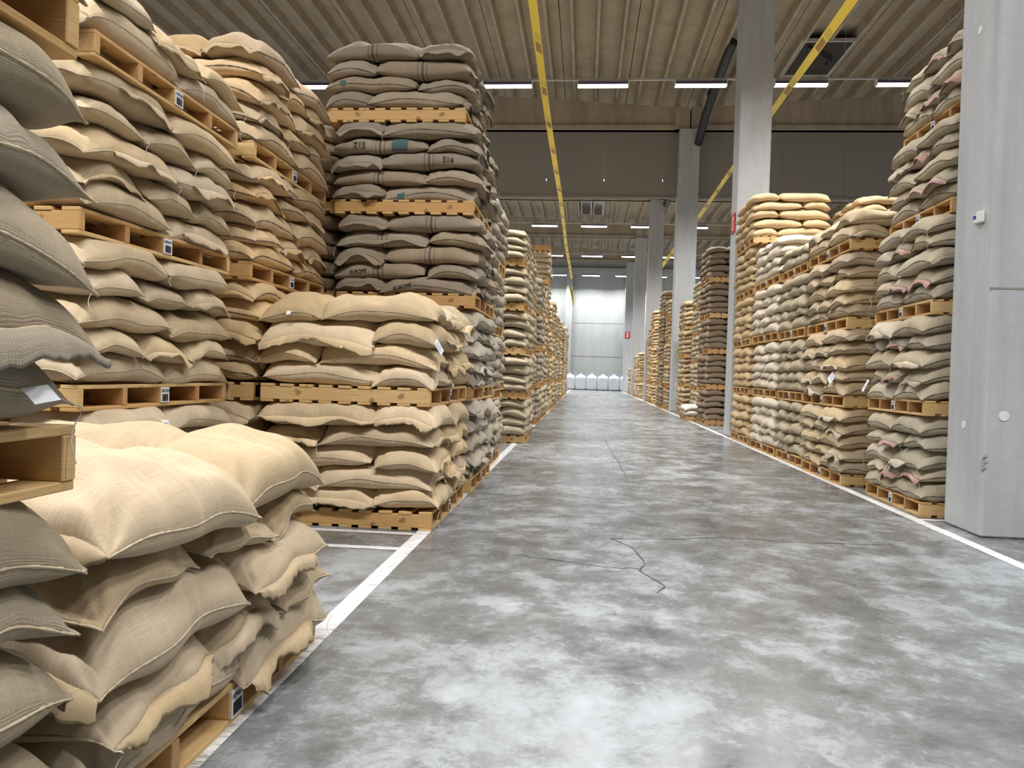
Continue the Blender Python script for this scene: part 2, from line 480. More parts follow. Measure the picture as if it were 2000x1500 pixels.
# smoke curtain under the third beam
cu = MB()
for k in range(-12, 11):
    a = k * 2.2 + 0.5
    cu.box(max(a, -25.6), min(a + 2.19, 25.6), 29.52, 29.56, 8.1, BOT + 0.05)
cu.box(-25.6, 25.6, 29.48, 29.6, 8.02, 8.1)
tag(cu.obj('smoke_curtain', MAT['curtain']), 'dark grey smoke curtain panels hanging below the third roof beam', 'smoke curtain')

# columns
def hemi(mb, c, r, axis):
    pass
CX = [(3.32, 4.10), (3.19, 3.87), (3.22, 3.97), (3.12, 3.85), (3.1, 3.85), (3.1, 3.85)]
col_lab = ['nearest grey concrete column at the right edge beside the pallet tower',
           'second grey concrete column rising in front of the right stacks',
           'third grey concrete column with a lime device on its face',
           'fourth concrete column just left of the lime device column',
           'fifth concrete column, second from the far end of the row',
           'farthest concrete column with a red and white sign by the far wall']
for i, y in enumerate(COLY):
    x0, x1 = CX[i]; w2 = (x1-x0)/2; cx = (x0+x1)/2
    top = roof_z(cx) - 0.4 if i < 2 else BOT
    t = empty('concrete_column', (cx, y + 0.33, 0)); tag(t, col_lab[i], 'column', 'row of concrete columns')
    MB().box(-w2, w2, -0.33, 0.33, 0, top if i >= 2 else BOT).obj('shaft', MAT['concrete'], t, bevel=0.018)
    if i in (0, 2, 4):
        for j, xx in enumerate((-w2 + 0.15, -w2 + 0.36, -w2 + 0.57)):
            m = MB(); m.tube([(xx, -0.336, 1.02), (xx, -0.329, 1.02)], 0.045 if i else 0.042, 16)
            m.obj('mortar_plug', MAT['plug'], t)
    if i == 0:
        m = MB(); m.box(-w2 - 0.001, w2, -0.334, -0.328, 2.07, 2.085); m.obj('joint_line', MAT['curtain'], t)
        m = MB(); r = random.Random(3)
        for _ in range(14):
            a, b, s = r.uniform(-0.02, 0.03), r.uniform(0.58, 0.70), r.uniform(0.004, 0.012)
            m.box(-w2 + a - s, -w2 + a + s, -0.334 - r.uniform(0, 0.006), -0.32, b - s, b + s)
        m.obj('chipped_corner', MAT['wallc'], t)
        for (yy, zz, rr) in ((0.02, 0.92, 0.035), (0.0, 4.35, 0.035)):
            m = MB(); m.tube([(-w2 - 0.004, yy, zz), (-w2 + 0.002, yy, zz)], rr, 14); m.obj('mortar_plug', MAT['plug'], t)
    if i == 2:
        m = MB(); m.tube([(-0.05, -0.336, 3.55), (-0.05, -0.33, 3.55)], 0.06, 14); m.obj('mortar_plug', MAT['plug'], t)
# devices on columns
t = empty('wall_sensor', (3.32, 6.90, 2.69)); tag(t, 'small white box with a blue display on the side of the nearest column', 'sensor')
MB().box(-0.035, 0, -0.055, 0.03, -0.04, 0.055).obj('housing', MAT['white'], t, bevel=0.006)
MB().box(-0.024, 0, 0.035, 0.10, -0.03, 0.045).obj('base_plate', MAT['white'], t, bevel=0.004)
MB().box(-0.028, -0.02, 0.045, 0.09, 0.005, 0.035).obj('display', MAT['blue'], t)
t = empty('emergency_device', (3.50, 28.98, 2.05)); tag(t, 'lime topped grey emergency device on the face of the third column', 'alarm device')
MB().tube([(0, -0.02, -0.1), (0, -0.1, 0.0), (0, -0.12, 0.1)], [0.08, 0.12, 0.13], 12).obj('grey_body', MAT['rail'], t)
MB().tube([(0, -0.12, 0.1), (0, -0.12, 0.2), (0, -0.1, 0.3)], [0.15, 0.16, 0.08], 12).obj('lime_cover', MAT['lime'], t)
t = empty('emergency_device', (3.83, 6.71, 1.78)); tag(t, 'small lime device at the right edge on the nearest column', 'alarm device')
MB().tube([(0, -0.005, 0), (0, -0.06, 0)], [0.045, 0.03], 12).obj('lime_cover', MAT['lime'], t)
MB().tube([(0.0, -0.04, -0.08), (0, -0.04, -0.02)], 0.02, 8).obj('grey_body', MAT['rail'], t)
def hydrant_sign(loc, rz, w, h, label):
    t = empty('fire_sign', loc, rz); tag(t, label, 'sign', 'red fire equipment signs')
    MB().box(-w/2, w/2, -0.012, 0, -h/2, h/2).obj('sign_plate', MAT['red'], t)
    m = MB(); m.box(-w*0.17, w*0.17, -0.016, -0.011, -h*0.36, h*0.36); m.obj('white_pictogram', MAT['white'], t)
    m = MB(); m.box(-w*0.06, w*0.06, -0.019, -0.015, -h*0.28, h*0.22); m.obj('red_pictogram', MAT['red'], t)
hydrant_sign((3.18, 17.5, 4.72), -math.pi/2, 0.42, 0.42, 'red and white fire sign on the aisle side of the second column')
hydrant_sign((3.32, 62.55, 4.6), 0, 0.42, 0.52, 'red and white fire sign on the farthest column')

# rain pipe with diagonal run to the third column
P = MB().tube([(4.15, 24.0, 11.5), (4.1, 26.4, 11.2), (3.98, 28.0, 10.6), (3.93, 28.6, 10.2), (3.9, 29.0, 9.95)], 0.15, 12)
P.tube([(4.05, 26.9, 11.07), (4.04, 27.05, 11.0)], 0.18, 12)
tag(P.obj('drain_pipe', MAT['black'], smooth=True), 'black roof drain pipe slanting down to the top of the third column', 'pipe')
P = MB().tube([(4.0, 37.5, 11.3), (3.95, 39.5, 10.7), (3.88, 40.5, 10.2)], 0.13, 10)
tag(P.obj('drain_pipe', MAT['black'], smooth=True), 'black roof drain pipe slanting down to the top of the fourth column', 'pipe')

# lamps: fixtures
row_lab = {0.8: 'lamp row over the camera', 11.9: 'lamp row just ahead of the camera', 23.0: 'nearest visible lamp row', 34.0: 'lamp row behind the smoke curtain', 44.6: 'second visible lamp row', 55.7: 'third visible lamp row', 66.6: 'lamp row by the far wall'}
hm = MB().box(-0.74, 0.74, -0.09, 0.09, 0.055, 0.13).mesh('housing', MAT['lamp_body'])
dm = MB().box(-0.73, 0.73, -0.085, 0.085, 0.0, 0.055).mesh('diffuser', MAT['lamp_on'], bevel=0.01)
cm = MB().box(-0.76, -0.73, -0.09, 0.09, 0.0, 0.19).box(0.73, 0.76, -0.09, 0.09, 0.0, 0.19).mesh('end_cap', MAT['white'])
for ry in LAMP_ROWS:
    if ry not in row_lab: continue
    for q, lx in enumerate(LAMP_X):
        if ry < 5 and lx > 7: continue
        t = empty('strip_light', (lx, ry, LAMP_Z))
        od = ['leftmost', 'second from left', 'third from left', 'fourth from left', 'fifth from left', 'sixth from left', 'middle', 'sixth from right', 'fifth from right', 'fourth from right', 'third from right', 'second from right', 'rightmost'][q]
        tag(t, '%s white strip light in the %s' % (od, row_lab[ry]), 'ceiling light', 'strip lights in the ' + row_lab[ry])
        link('housing', hm, t); link('diffuser', dm, t); link('end_cap', cm, t)
    o = MB().box(-25.6, 25.6, ry - 0.03, ry + 0.03, LAMP_Z + 0.19, LAMP_Z + 0.24).obj('light_rail', MAT['rail'])
    for hx in LAMP_X:
        MB().box(hx + 1.2, hx + 1.208, ry - 0.004, ry + 0.004, LAMP_Z + 0.24, roof_z(hx + 1.21) + 0.02).obj('hanger_rod', MAT['rail'], o)
    tag(o, 'thin metal rail carrying the %s' % row_lab[ry], 'rail', 'light rails')
for (x, y, lab) in ((-1.9, 21.0, 'small white round detector on the ceiling left of the long yellow tape'), (11.6, 25.5, 'small white round detector on the ceiling above the right lamps')):
    o = MB().tube([(0, 0, 0.3), (0, 0, 0.03), (0, 0, -0.04)], [0.02, 0.06, 0.045], 12).obj('smoke_detector', MAT['white'], None, (x, y, roof_z(x) - 0.36), smooth=True)
    tag(o, lab, 'smoke detector')

# hazard tapes
def tape(x, y0, y1, z, w, label, sag=0.10, tail=False):
    r = random.Random(int(x * 10)); n = 90
    v = []; f = []
    for i in range(n + 1):
        t = i / n; y = y0 + (y1 - y0) * t
        tw = 0.35 * math.sin(t * 9 + x); zz = z - sag * math.sin(math.pi * t)
        for s in (-1, 1):
            for q in (0, 0.003): v.append((x + s * w/2 * math.cos(tw) + 0.02 * math.sin(t * 15), y, zz + s * w/2 * math.sin(tw) + q))
    for i in range(n):
        a = 4*i; b = a + 4
        f += [(a, b, b+2, a+2), (a+1, a+3, b+3, b+1), (a, a+1, b+1, b), (a+2, b+2, b+3, a+3)]
    mb = MB(); mb.v = v; mb.f = f; mb.n = len(v)
    o = mb.obj('hazard_tape', MAT['tape']); tag(o, label, 'hazard tape', 'yellow tapes under the ceiling')
    me = o.data; uvl = me.uv_layers.new(name='uv')
    for lp in me.loops:
        vi = lp.vertex_index; uvl.data[lp.index].uv = ((vi % 4) // 2, me.vertices[vi].co.y)
    return o
tape(-1.10, 3.0, 52.0, 7.72, 0.15, 'long yellow hazard tape running above the left side of the aisle')
tape(4.25, 3.0, 56.0, 7.72, 0.19, 'yellow hazard tape running behind the right row of columns')
o = MB().tube([(-1.22, 52.2, 7.4), (-1.1, 52.2, 7.0), (-0.98, 52.2, 6.45), (-0.93, 52.2, 5.9)], [0.03, 0.09, 0.07, 0.02], 4).obj('tape_end', MAT['tape'])
tag(o, 'loose yellow tape end dangling beside the far end of the long tape', 'tape end')

# ------------------------------------------------------------------ pallets
LP, WP, HP = 1.62, 1.38, 0.145
def pallet_meshes(side):
    s = 1 if side == 'L' else -1     # aisle at +x for L
    out = {}
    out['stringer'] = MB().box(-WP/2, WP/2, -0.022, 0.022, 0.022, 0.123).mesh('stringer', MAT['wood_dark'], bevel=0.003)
    out['endstr'] = MB().box(-WP/2, WP/2, -0.022, 0.022, 0.022, 0.123).mesh('stringer', MAT['wood'], bevel=0.003)
    blk = MB().box(-WP/2, WP/2, -0.05, 0.05, 0.022, 0.123).mesh('label_stringer', MAT['wood'], bevel=0.003)
    out['mid'] = blk
    r = random.Random(5)
    t = MB(); b = MB(); n = 9
    for i in range(n):
        c = -WP/2 + 0.055 + i * (WP - 0.11) / (n - 1)
        t.box(c - 0.052, c + 0.052, -LP/2 - r.uniform(0, 0.006), LP/2 + r.uniform(0, .006), 0.123, 0.145)
        b.box(c - 0.052, c + 0.052, -LP/2, LP/2, 0, 0.022)
    out['top'] = t.mesh('top_deck', MAT['wood'], bevel=0.003); out['bot'] = b.mesh('bottom_deck', MAT['wood'], bevel=0.003)
    # label plate facing aisle
    x = s * (WP/2 + 0.001)
    a, c = (x, x + 0.003) if s > 0 else (x - 0.003, x)
    out['plate'] = MB().box(a, c, -0.045, 0.045, 0.024, 0.121).mesh('barcode_label', MAT['paper'])
    k = MB(); rr = random.Random(9); y = -0.033
    xx = s * (WP/2 + 0.005)
    a, c = (xx, xx + 0.001) if s > 0 else (xx - 0.001, xx)
    while y < 0.032:
        wv = rr.choice((0.002, 0.003, 0.005)); k.box(a, c, y, min(y + wv, 0.034), 0.032, 0.078); y += wv + rr.choice((0.002, 0.003))
    out['bars'] = k.mesh('barcode', MAT['ink'])
    k = MB(); k.box(a, c, -0.034, 0.034, 0.09, 0.108); out['code'] = k.mesh('code_line', MAT['ink_grey'])
    one = MB()
    for yy in (-LP/2+0.022, -LP/4, 0, LP/4, LP/2-0.022): one.box(-WP/2, WP/2, yy-0.022, yy+0.022, 0.022, 0.123)
    for i in range(n):
        c2 = -WP/2 + 0.055 + i * (WP - 0.11) / (n - 1)
        one.box(c2-0.052, c2+0.052, -LP/2, LP/2, 0.123, 0.145).box(c2-0.052, c2+0.052, -LP/2, LP/2, 0, 0.022)
    out['one'] = one.mesh('wooden_pallet', MAT['wood'])
    return out
PM = {'L': pallet_meshes('L'), 'R': pallet_meshes('R')}

def text_mesh(name, s, size, mat):
    cu = bpy.data.curves.new(name, 'FONT'); cu.body = s; cu.size = size; cu.align_x = 'CENTER'; cu.align_y = 'CENTER'; cu.offset = size*0.02
    o = bpy.data.objects.new(name, cu); COL.objects.link(o)
    dg = bpy.context.evaluated_depsgraph_get(); dg.update()
    me = bpy.data.meshes.new_from_object(o.evaluated_get(dg))
    bpy.data.objects.remove(o); me.name = name
    me.materials.clear(); me.materials.append(mat)
    return me

def pallet(side, x, y, z, sy, label, group, rz=0.0, detail=True, code=None, sx=1.0, wide_label=True):
    pm = PM[side]; s = 1 if side == 'L' else -1
    if not detail:
        t = link('wooden_pallet', pm['one'], None, (x, y, z), rz); t.scale = (sx, sy, 1)
        return tag(t, label, 'pallet', group)
    t = empty('wooden_pallet', (x, y, z), rz); t.scale = (sx, sy, 1)
    tag(t, label, 'pallet', group)
    for yy in (-LP/2+0.022, -LP/4, 0, LP/4, LP/2-0.022):
        link('stringer', pm['mid'] if yy == 0 else (pm['endstr'] if abs(yy) > LP/3 else pm['stringer']), t, (0, yy, 0))
    link('top_deck', pm['top'], t); link('bottom_deck', pm['bot'], t)
    pl = link('barcode_label', pm['plate'], t)
    link('barcode', pm['bars'], pl)
    if code:
        me = text_mesh('printed_code', code, 0.027, MAT['ink'])
        o = link('printed_code', me, pl, (s * (WP/2 + 0.0062), 0, 0.099))
        o.rotation_euler = (math.pi/2, 0, s * math.pi/2)
    else:
        link('code_line', pm['code'], pl)
    return t

# ------------------------------------------------------------------ sacks
G = 0.02
PAD = 0.30
NX = int(round((WP + 2*PAD) / G)) + 1
NY = int(round((LP + 2*PAD) / G)) + 1
GX = np.linspace(-WP/2 - PAD, WP/2 + PAD, NX); GY = np.linspace(-LP/2 - PAD, LP/2 + PAD, NY)
GXX, GYY = np.meshgrid(GX, GY, indexing='ij')

def gblur(H, sig):
    r = int(3 * sig) + 1; k = np.exp(-0.5 * (np.arange(-r, r+1) / sig) ** 2); k /= k.sum()
    P_ = np.pad(H, r, mode='edge')
    A = sum(k[i] * P_[i:i + H.shape[0], :] for i in range(2*r+1))
    return sum(k[i] * A[:, i:i + H.shape[1]] for i in range(2*r+1))

def samp(H, x, y):
    fx = np.clip((x - GX[0]) / (GX[1]-GX[0]), 0, NX - 1.001); fy = np.clip((y - GY[0]) / (GY[1]-GY[0]), 0, NY - 1.001)
    i = fx.astype(int); j = fy.astype(int); a = fx - i; b = fy - j
    return (H[i, j]*(1-a)*(1-b) + H[i+1, j]*a*(1-b) + H[i, j+1]*(1-a)*b + H[i+1, j+1]*a*b)

def sack_fn(sp, B, H, cap):
    """returns f(u,v)-> x,y,top,bot,seam in pallet frame"""
    ca, sa = math.cos(sp['a']), math.sin(sp['a'])
    L, W, T = sp['L'], sp['W'], sp['T']; ph = sp['ph']
    def f(u, v, warp=True):
        au, av = np.abs(u), np.abs(v)
        k = 1.0 if warp else 0.0
        xl = L/2 * u * (1 + k*(0.012 - 0.050 * av**5 + 0.035 * (au*av)**14)) + k * 0.012 * np.sin(5*v + ph[0]) * au**4
        yl = W/2 * v * (1 + k*(0.015 - 0.11 * au**6 + 0.04 * (au*av)**14)) + k * 0.008 * np.sin(7*u + ph[1]) * av**3
        x = sp['x'] + ca*xl - sa*yl; y = sp['y'] + sa*xl + ca*yl
        prof = np.maximum(0, 1 - au**6.0) ** 0.46 * np.maximum(0, 1 - av**4.6) ** 0.43 * (1 - 0.62*(au*av)**3.2)
        b = samp(B, x, y) + sp['tx']*xl + sp['ty']*yl
        per = np.maximum(au, av)
        lump = sum(sp['la'][i] * np.sin(sp['lx'][i]*xl + sp['ly'][i]*yl + ph[i+2]) for i in range(6))
        fold = sp['fo'] * au**5 * np.sin(11*v + ph[8] + 2*np.sin(3*v + ph[7])) + 0.005 * av**4 * np.sin(13*u + ph[9])
        # gathers running in from the corners
        r1 = np.hypot((1-au)*L/2, (1-av)*W/2); th = np.arctan2((1-av)*W/2, (1-au)*L/2 + 1e-6)
        gath = 0.017 * np.exp(-r1/0.12) * np.sin(10*th + ph[10]) * np.minimum(1, r1/0.03)
        zs = b + T*(0.52 - sp['dr']*(au**2.2*av**2.2)) + 0.009*np.sin(4*u + 3*v + ph[11])*per**3
        ps = np.sqrt(prof)
        top = zs + 0.52*T*prof + (lump + fold + gath)*ps
        bot = zs - 0.52*T*prof + lump*0.5*ps
        h = samp(H, x, y)
        pen = np.clip(h - 0.006 - bot, 0, 0.05)
        bot = bot + pen; top = np.maximum(top + 0.35*pen*ps, bot + 0.002*ps)
        over = np.maximum(0, top - cap)
        top = np.where(over > 0, cap + 0.25*over*np.exp(-over*20), top)
        bot = np.minimum(bot, top); zs = np.clip(zs, bot, np.maximum(top, bot))
        # border closes exactly
        m = prof < 1e-6
        top = np.where(m, zs, top); bot = np.where(m, zs, bot)
        return x, y, top, bot, zs
    return f

def make_kit(seed, nl=5, first='P', cap=0.80, tz=1.0, jit=1.0, tb=0.175, capped=True, alt=0.06):
    """Solve a whole tier of five-sack layers. Aisle is +x, camera side is -y."""
    r = np.random.default_rng(seed)
    d = np.hypot(np.maximum(0, np.abs(GXX) - WP/2), np.maximum(0, np.abs(GYY) - LP/2))
    H = -0.55 * np.maximum(0, d - 0.015); H = np.maximum(H, -0.13)
    sacks = []
    Ws = 0.50
    for l in range(nl):
        typ = first if l % 2 == 0 else ('Q' if first == 'P' else 'P')
        sp = []
        o = 0.03
        def S(x, y, a, L, W, face):
            sp.append(dict(x=x + r.normal(0, 0.012)*jit, y=y + r.normal(0, 0.010)*jit, a=a + r.normal(0, 0.025)*jit, L=L*(1 + r.normal(0, 0.02)*jit), W=W*(1 + r.normal(0, 0.02)*jit),
                           T=tb*(1 + r.normal(0, 0.06))*((1 + alt) if typ == first else (1 - alt)), fo=r.uniform(0.004, 0.014), dr=r.uniform(0.2, 0.5), tx=r.normal(0, 0.022), ty=r.normal(0, 0.03), ph=r.uniform(0, 6.28, 12), la=r.uniform(0.002, 0.0055, 6), lx=r.uniform(-26, 26, 6), ly=r.uniform(-30, 30, 6), face=face, layer=l, typ=typ))
        sg = 1 if typ == 'P' else -1
        e = 0.03 if l else 0.0
        for k, s in enumerate((-1, 1)):
            S(sg*(WP/2 - Ws/2 + e*0.6 + alt*0.15), s*LP/4, math.pi/2 * s, LP/2*1.04, Ws*1.06, ('A' if sg > 0 else 'B') + ('near', 'far')[k])
        L3 = (WP - Ws) * 1.08
        for k in range(3):
            S(-sg*(WP/2 - L3/2 + e), (k-1)*LP/3*1.0, 0.0 if sg < 0 else math.pi, L3, LP/3*1.03, ('B' if sg > 0 else 'A') + ('near', 'mid', 'far')[k])
        inn = (np.abs(GXX) < WP/2 - 0.07) & (np.abs(GYY) < LP/2 - 0.07)
        mean = np.percentile(H[inn], 55)
        dv = gblur(np.clip(H, mean - 0.09, mean + 0.09), 2.6) - mean
        # outside the footprint the support fades to a gentle droop
        dv = np.where(dv < 0, -0.055*np.tanh(-dv/0.06), 0.035*np.tanh(dv/0.035))
        B = mean + dv - 0.35*np.maximum(0, d - 0.01) 
        Hn = H.copy()
        order = r.permutation(5)
        for i in order:
            q = sp[i]
            capz = cap if (l == nl-1 and capped) else 9
            f = sack_fn(q, B, H, capz); q['f'] = f
            ca, sa = math.cos(q['a']), math.sin(q['a'])
            xl = ca*(GXX - q['x']) + sa*(GYY - q['y']); yl = -sa*(GXX - q['x']) + ca*(GYY - q['y'])
            u, v = xl/(q['L']/2), yl/(q['W']/2); m = (np.abs(u) < 1) & (np.abs(v) < 1)
            _, _, top, _, _ = f(np.clip(u, -1, 1), np.clip(v, -1, 1), False)
            Hn = np.where(m, np.maximum(Hn, top), Hn)
            sacks.append(q)
        H = Hn
    return dict(sacks=sacks, cap=cap, H=H)

def sack_arrays(q, nu, nv):
    su = np.linspace(-1, 1, nu); sv = np.linspace(-1, 1, nv)
    u = np.sin(su*math.pi/2)*0.6 + su*0.4; v = np.sin(sv*math.pi/2)*0.85 + sv*0.15
    U, V = np.meshgrid(u, v, indexing='ij')
    x, y, top, bot, zs = q['f'](U, V)
    idt = np.arange(nu*nv).reshape(nu, nv)
    idb = idt.copy(); inn = np.arange((nu-2)*(nv-2)).reshape(nu-2, nv-2) + nu*nv
    idb[1:-1, 1:-1] = inn
    vt = np.stack([x, y, top], -1).reshape(-1, 3); vb = np.stack([x, y, bot], -1)[1:-1, 1:-1].reshape(-1, 3)
    V3 = np.concatenate([vt, vb])
    def quads(I): return np.stack([I[:-1, :-1], I[1:, :-1], I[1:, 1:], I[:-1, 1:]], -1).reshape(-1, 4)
    Fq = np.concatenate([quads(idt), quads(idb)[:, ::-1]])
    SU, SV = np.meshgrid(su, sv, indexing='ij')
    uvt = np.stack([SU*q['L']*0.52, SV*q['W']*0.60], -1).reshape(-1, 2)
    uvb = uvt.reshape(nu, nv, 2)[1:-1, 1:-1].reshape(-1, 2) + 0.0
    uv = np.concatenate([uvt, uvb])
    border = np.concatenate([idt[:, 0], idt[-1, 1:], idt[::-1][1:, -1], idt[0, ::-1][1:-1]])
    return V3, Fq, uv, border, idt

def tube_np(P_, r, k=5, closed=True, rg=None):
    """tube arrays along points"""
    n = len(P_)
    if closed: T_ = np.roll(P_, -1, 0) - np.roll(P_, 1, 0)
    else:
        T_ = np.gradient(P_, axis=0)
    T_ /= np.linalg.norm(T_, axis=1)[:, None] + 1e-9
    up = np.array([0, 0, 1.0]); A = np.cross(T_, up); A /= np.linalg.norm(A, axis=1)[:, None] + 1e-9
    Bn = np.cross(T_, A)
    rad = np.full(n, r) if rg is None else r * rg.uniform(0.6, 1.5, n)
    th = np.arange(k) * 2*math.pi/k
    V_ = P_[:, None, :] + rad[:, None, None]*(np.cos(th)[None, :, None]*A[:, None, :] + np.sin(th)[None, :, None]*Bn[:, None, :])
    V_ = V_.reshape(-1, 3); idx = np.arange(n*k).reshape(n, k)
    nxt = np.roll(idx, -1, 0) if closed else idx[1:]; cur = idx if closed else idx[:-1]
    F_ = np.stack([cur, nxt, np.roll(nxt, -1, 1), np.roll(cur, -1, 1)], -1).reshape(-1, 4)
    return V_, F_

def flap_arrays(edge, out, D, rg, nd=5, wav=1.0):
    """mouth flap: two plies running out from an edge"""
    n = len(edge); s = np.linspace(0, 1, n)
    w1 = np.sin(s*rg.uniform(6, 11) + rg.uniform(0, 6)) * 0.6 + np.sin(s*rg.uniform(14, 22) + rg.uniform(0, 6))*0.4
    len_ = D*(0.80 + 0.22*np.sin(s*rg.uniform(4, 9) + rg.uniform(0, 6)) + 0.05*np.sin(s*60) + 0.03*rg.uniform(-1, 1, n))
    len_ *= np.minimum(1, 0.35 + 4*np.minimum(s, 1-s))
    lift = rg.uniform(-0.1, 0.35)
    plies = []
    for sg in (1, -1):
        rows = []
        for k in range(nd):
            t = k/(nd-1); dd = len_*t
            ang = -lift + 1.15*t
            p = edge + out[None, :]*(dd*math.cos(ang*0.8))[:, None]
            p[:, 2] += -dd*math.sin(ang) + wav*0.030*w1*t**1.3 + sg*(0.0015 + 0.004*t*(1 + w1*0.6))
            p[:, :2] += (np.array([-out[1], out[0]])[None, :]*(0.012*np.sin(s*12 + 1)*t)[:, None])
            rows.append(p)
        plies.append(np.stack(rows, 1))
    A, Bm = plies
    V_ = np.concatenate([A.reshape(-1, 3), Bm.reshape(-1, 3)])
    ia = np.arange(n*nd).reshape(n, nd); ib = ia + n*nd
    def quads(I): return np.stack([I[:-1, :-1], I[1:, :-1], I[1:, 1:], I[:-1, 1:]], -1).reshape(-1, 4)
    Fq = [quads(ia), quads(ib)[:, ::-1]]
    Fq.append(np.stack([ia[:-1, -1], ia[1:, -1], ib[1:, -1], ib[:-1, -1]], -1))
    Fq.append(np.stack([ia[0, :-1], ia[0, 1:], ib[0, 1:], ib[0, :-1]], -1)); Fq.append(np.stack([ia[-1, :-1], ib[-1, :-1], ib[-1, 1:], ia[-1, 1:]], -1))
    uv = np.concatenate([np.stack([np.repeat(s*0.5, nd), np.tile(np.linspace(0, .1, nd), n)], -1)]*2)
    return V_, np.concatenate(Fq), uv

SIDEWORD = {'L': 1, 'R': -1}
LAYW = {5: ['bottom', 'second', 'middle', 'fourth', 'top'], 4: ['bottom', 'second', 'third', 'top'], 3: ['bottom', 'middle', 'top'], 2: ['lower', 'upper'], 6: ['bottom', 'second', 'third', 'fourth', 'fifth', 'top'], 1: ['only']}
POSW = {'Anear': 'aisle near end', 'Amid': 'aisle middle', 'Afar': 'aisle far end', 'Bnear': 'inner near end', 'Bmid': 'inner middle', 'Bfar': 'inner far end'}
TIERW = ['ground', 'second', 'third', 'fourth', 'fifth', 'sixth']
SACKCOUNT = [0]

def fix(V_, side):
    if side == 'R':
        V_ = V_.copy(); V_[:, 0] *= -1
    return V_
def ff(F_, side): return F_[:, ::-1] if side == 'R' else F_

TAGS = {
 ('the olive back stack', 0, 4, 'Anear'): ((1, 0), 0.72, 0.085, 0.115, -0.12),
 ('the low two pallet stack', 1, 2, 'Anear'): ((1, 0), 0.05, 0.09, 0.10, 0.5),
 ('the low two pallet stack', 1, 3, 'Bnear'): ((0, -1), 0.5, 0.035, 0.03, 0),
 ('the dark sided right stack', 1, 1, 'Anear'): ((1, 0), 0.5, 0.14, 0.10, 0.5),
 ('the tower beside the nearest column', 1, 1, 'Afar'): ((1, 0), 0.95, 0.07, 0.13, 0.2),
 ('the leftmost foreground stack', 1, 0, 'Afar'): ((1, 0), 0.74, 0.07, 0.03, 0.1),
}
TEXTS = {
 ('the striped sack tower', 3, 3, 'Bnear'): [('Z15', -0.45, 0.72, 0.075, False, 'ink'), (None, 0.42, 0.75, 1.3, False, 'ink_green')],
 ('the striped sack tower', 3, 2, 'Anear'): [('S14', 0.40, 0.70, 0.075, False, 'ink')],
 ('the striped sack tower', 3, 0, 'Anear'): [(None, -0.5, 0.75, 0.6, False, 'ink_green')],
 ('the striped sack tower', 2, 1, 'Bnear'): [('EUROPE', -0.45, 0.75, 0.05, False, 'ink')],
 ('the striped sack tower', 2, 0, 'Anear'): [('EUROPE', -0.5, 0.75, 0.05, False, 'ink')],
 ('the striped sack tower', 4, 1, 'Bnear'): [(None, -0.6, 0.8, 0.5, False, 'ink_green')],
}
def out_edge(q, edges, want):
    ca, sa = math.cos(q['a']), math.sin(q['a']); w_ = np.array(want, float)
    c = [(edges[-1], (ca, sa)), (edges[0], (-ca, -sa)), (edges[:, -1], (-sa, ca)), (edges[:, 0], (sa, -ca))]
    e, o_ = max(c, key=lambda t: np.dot(t[1], w_))
    return e.copy(), np.array([o_[0], o_[1], 0.0])

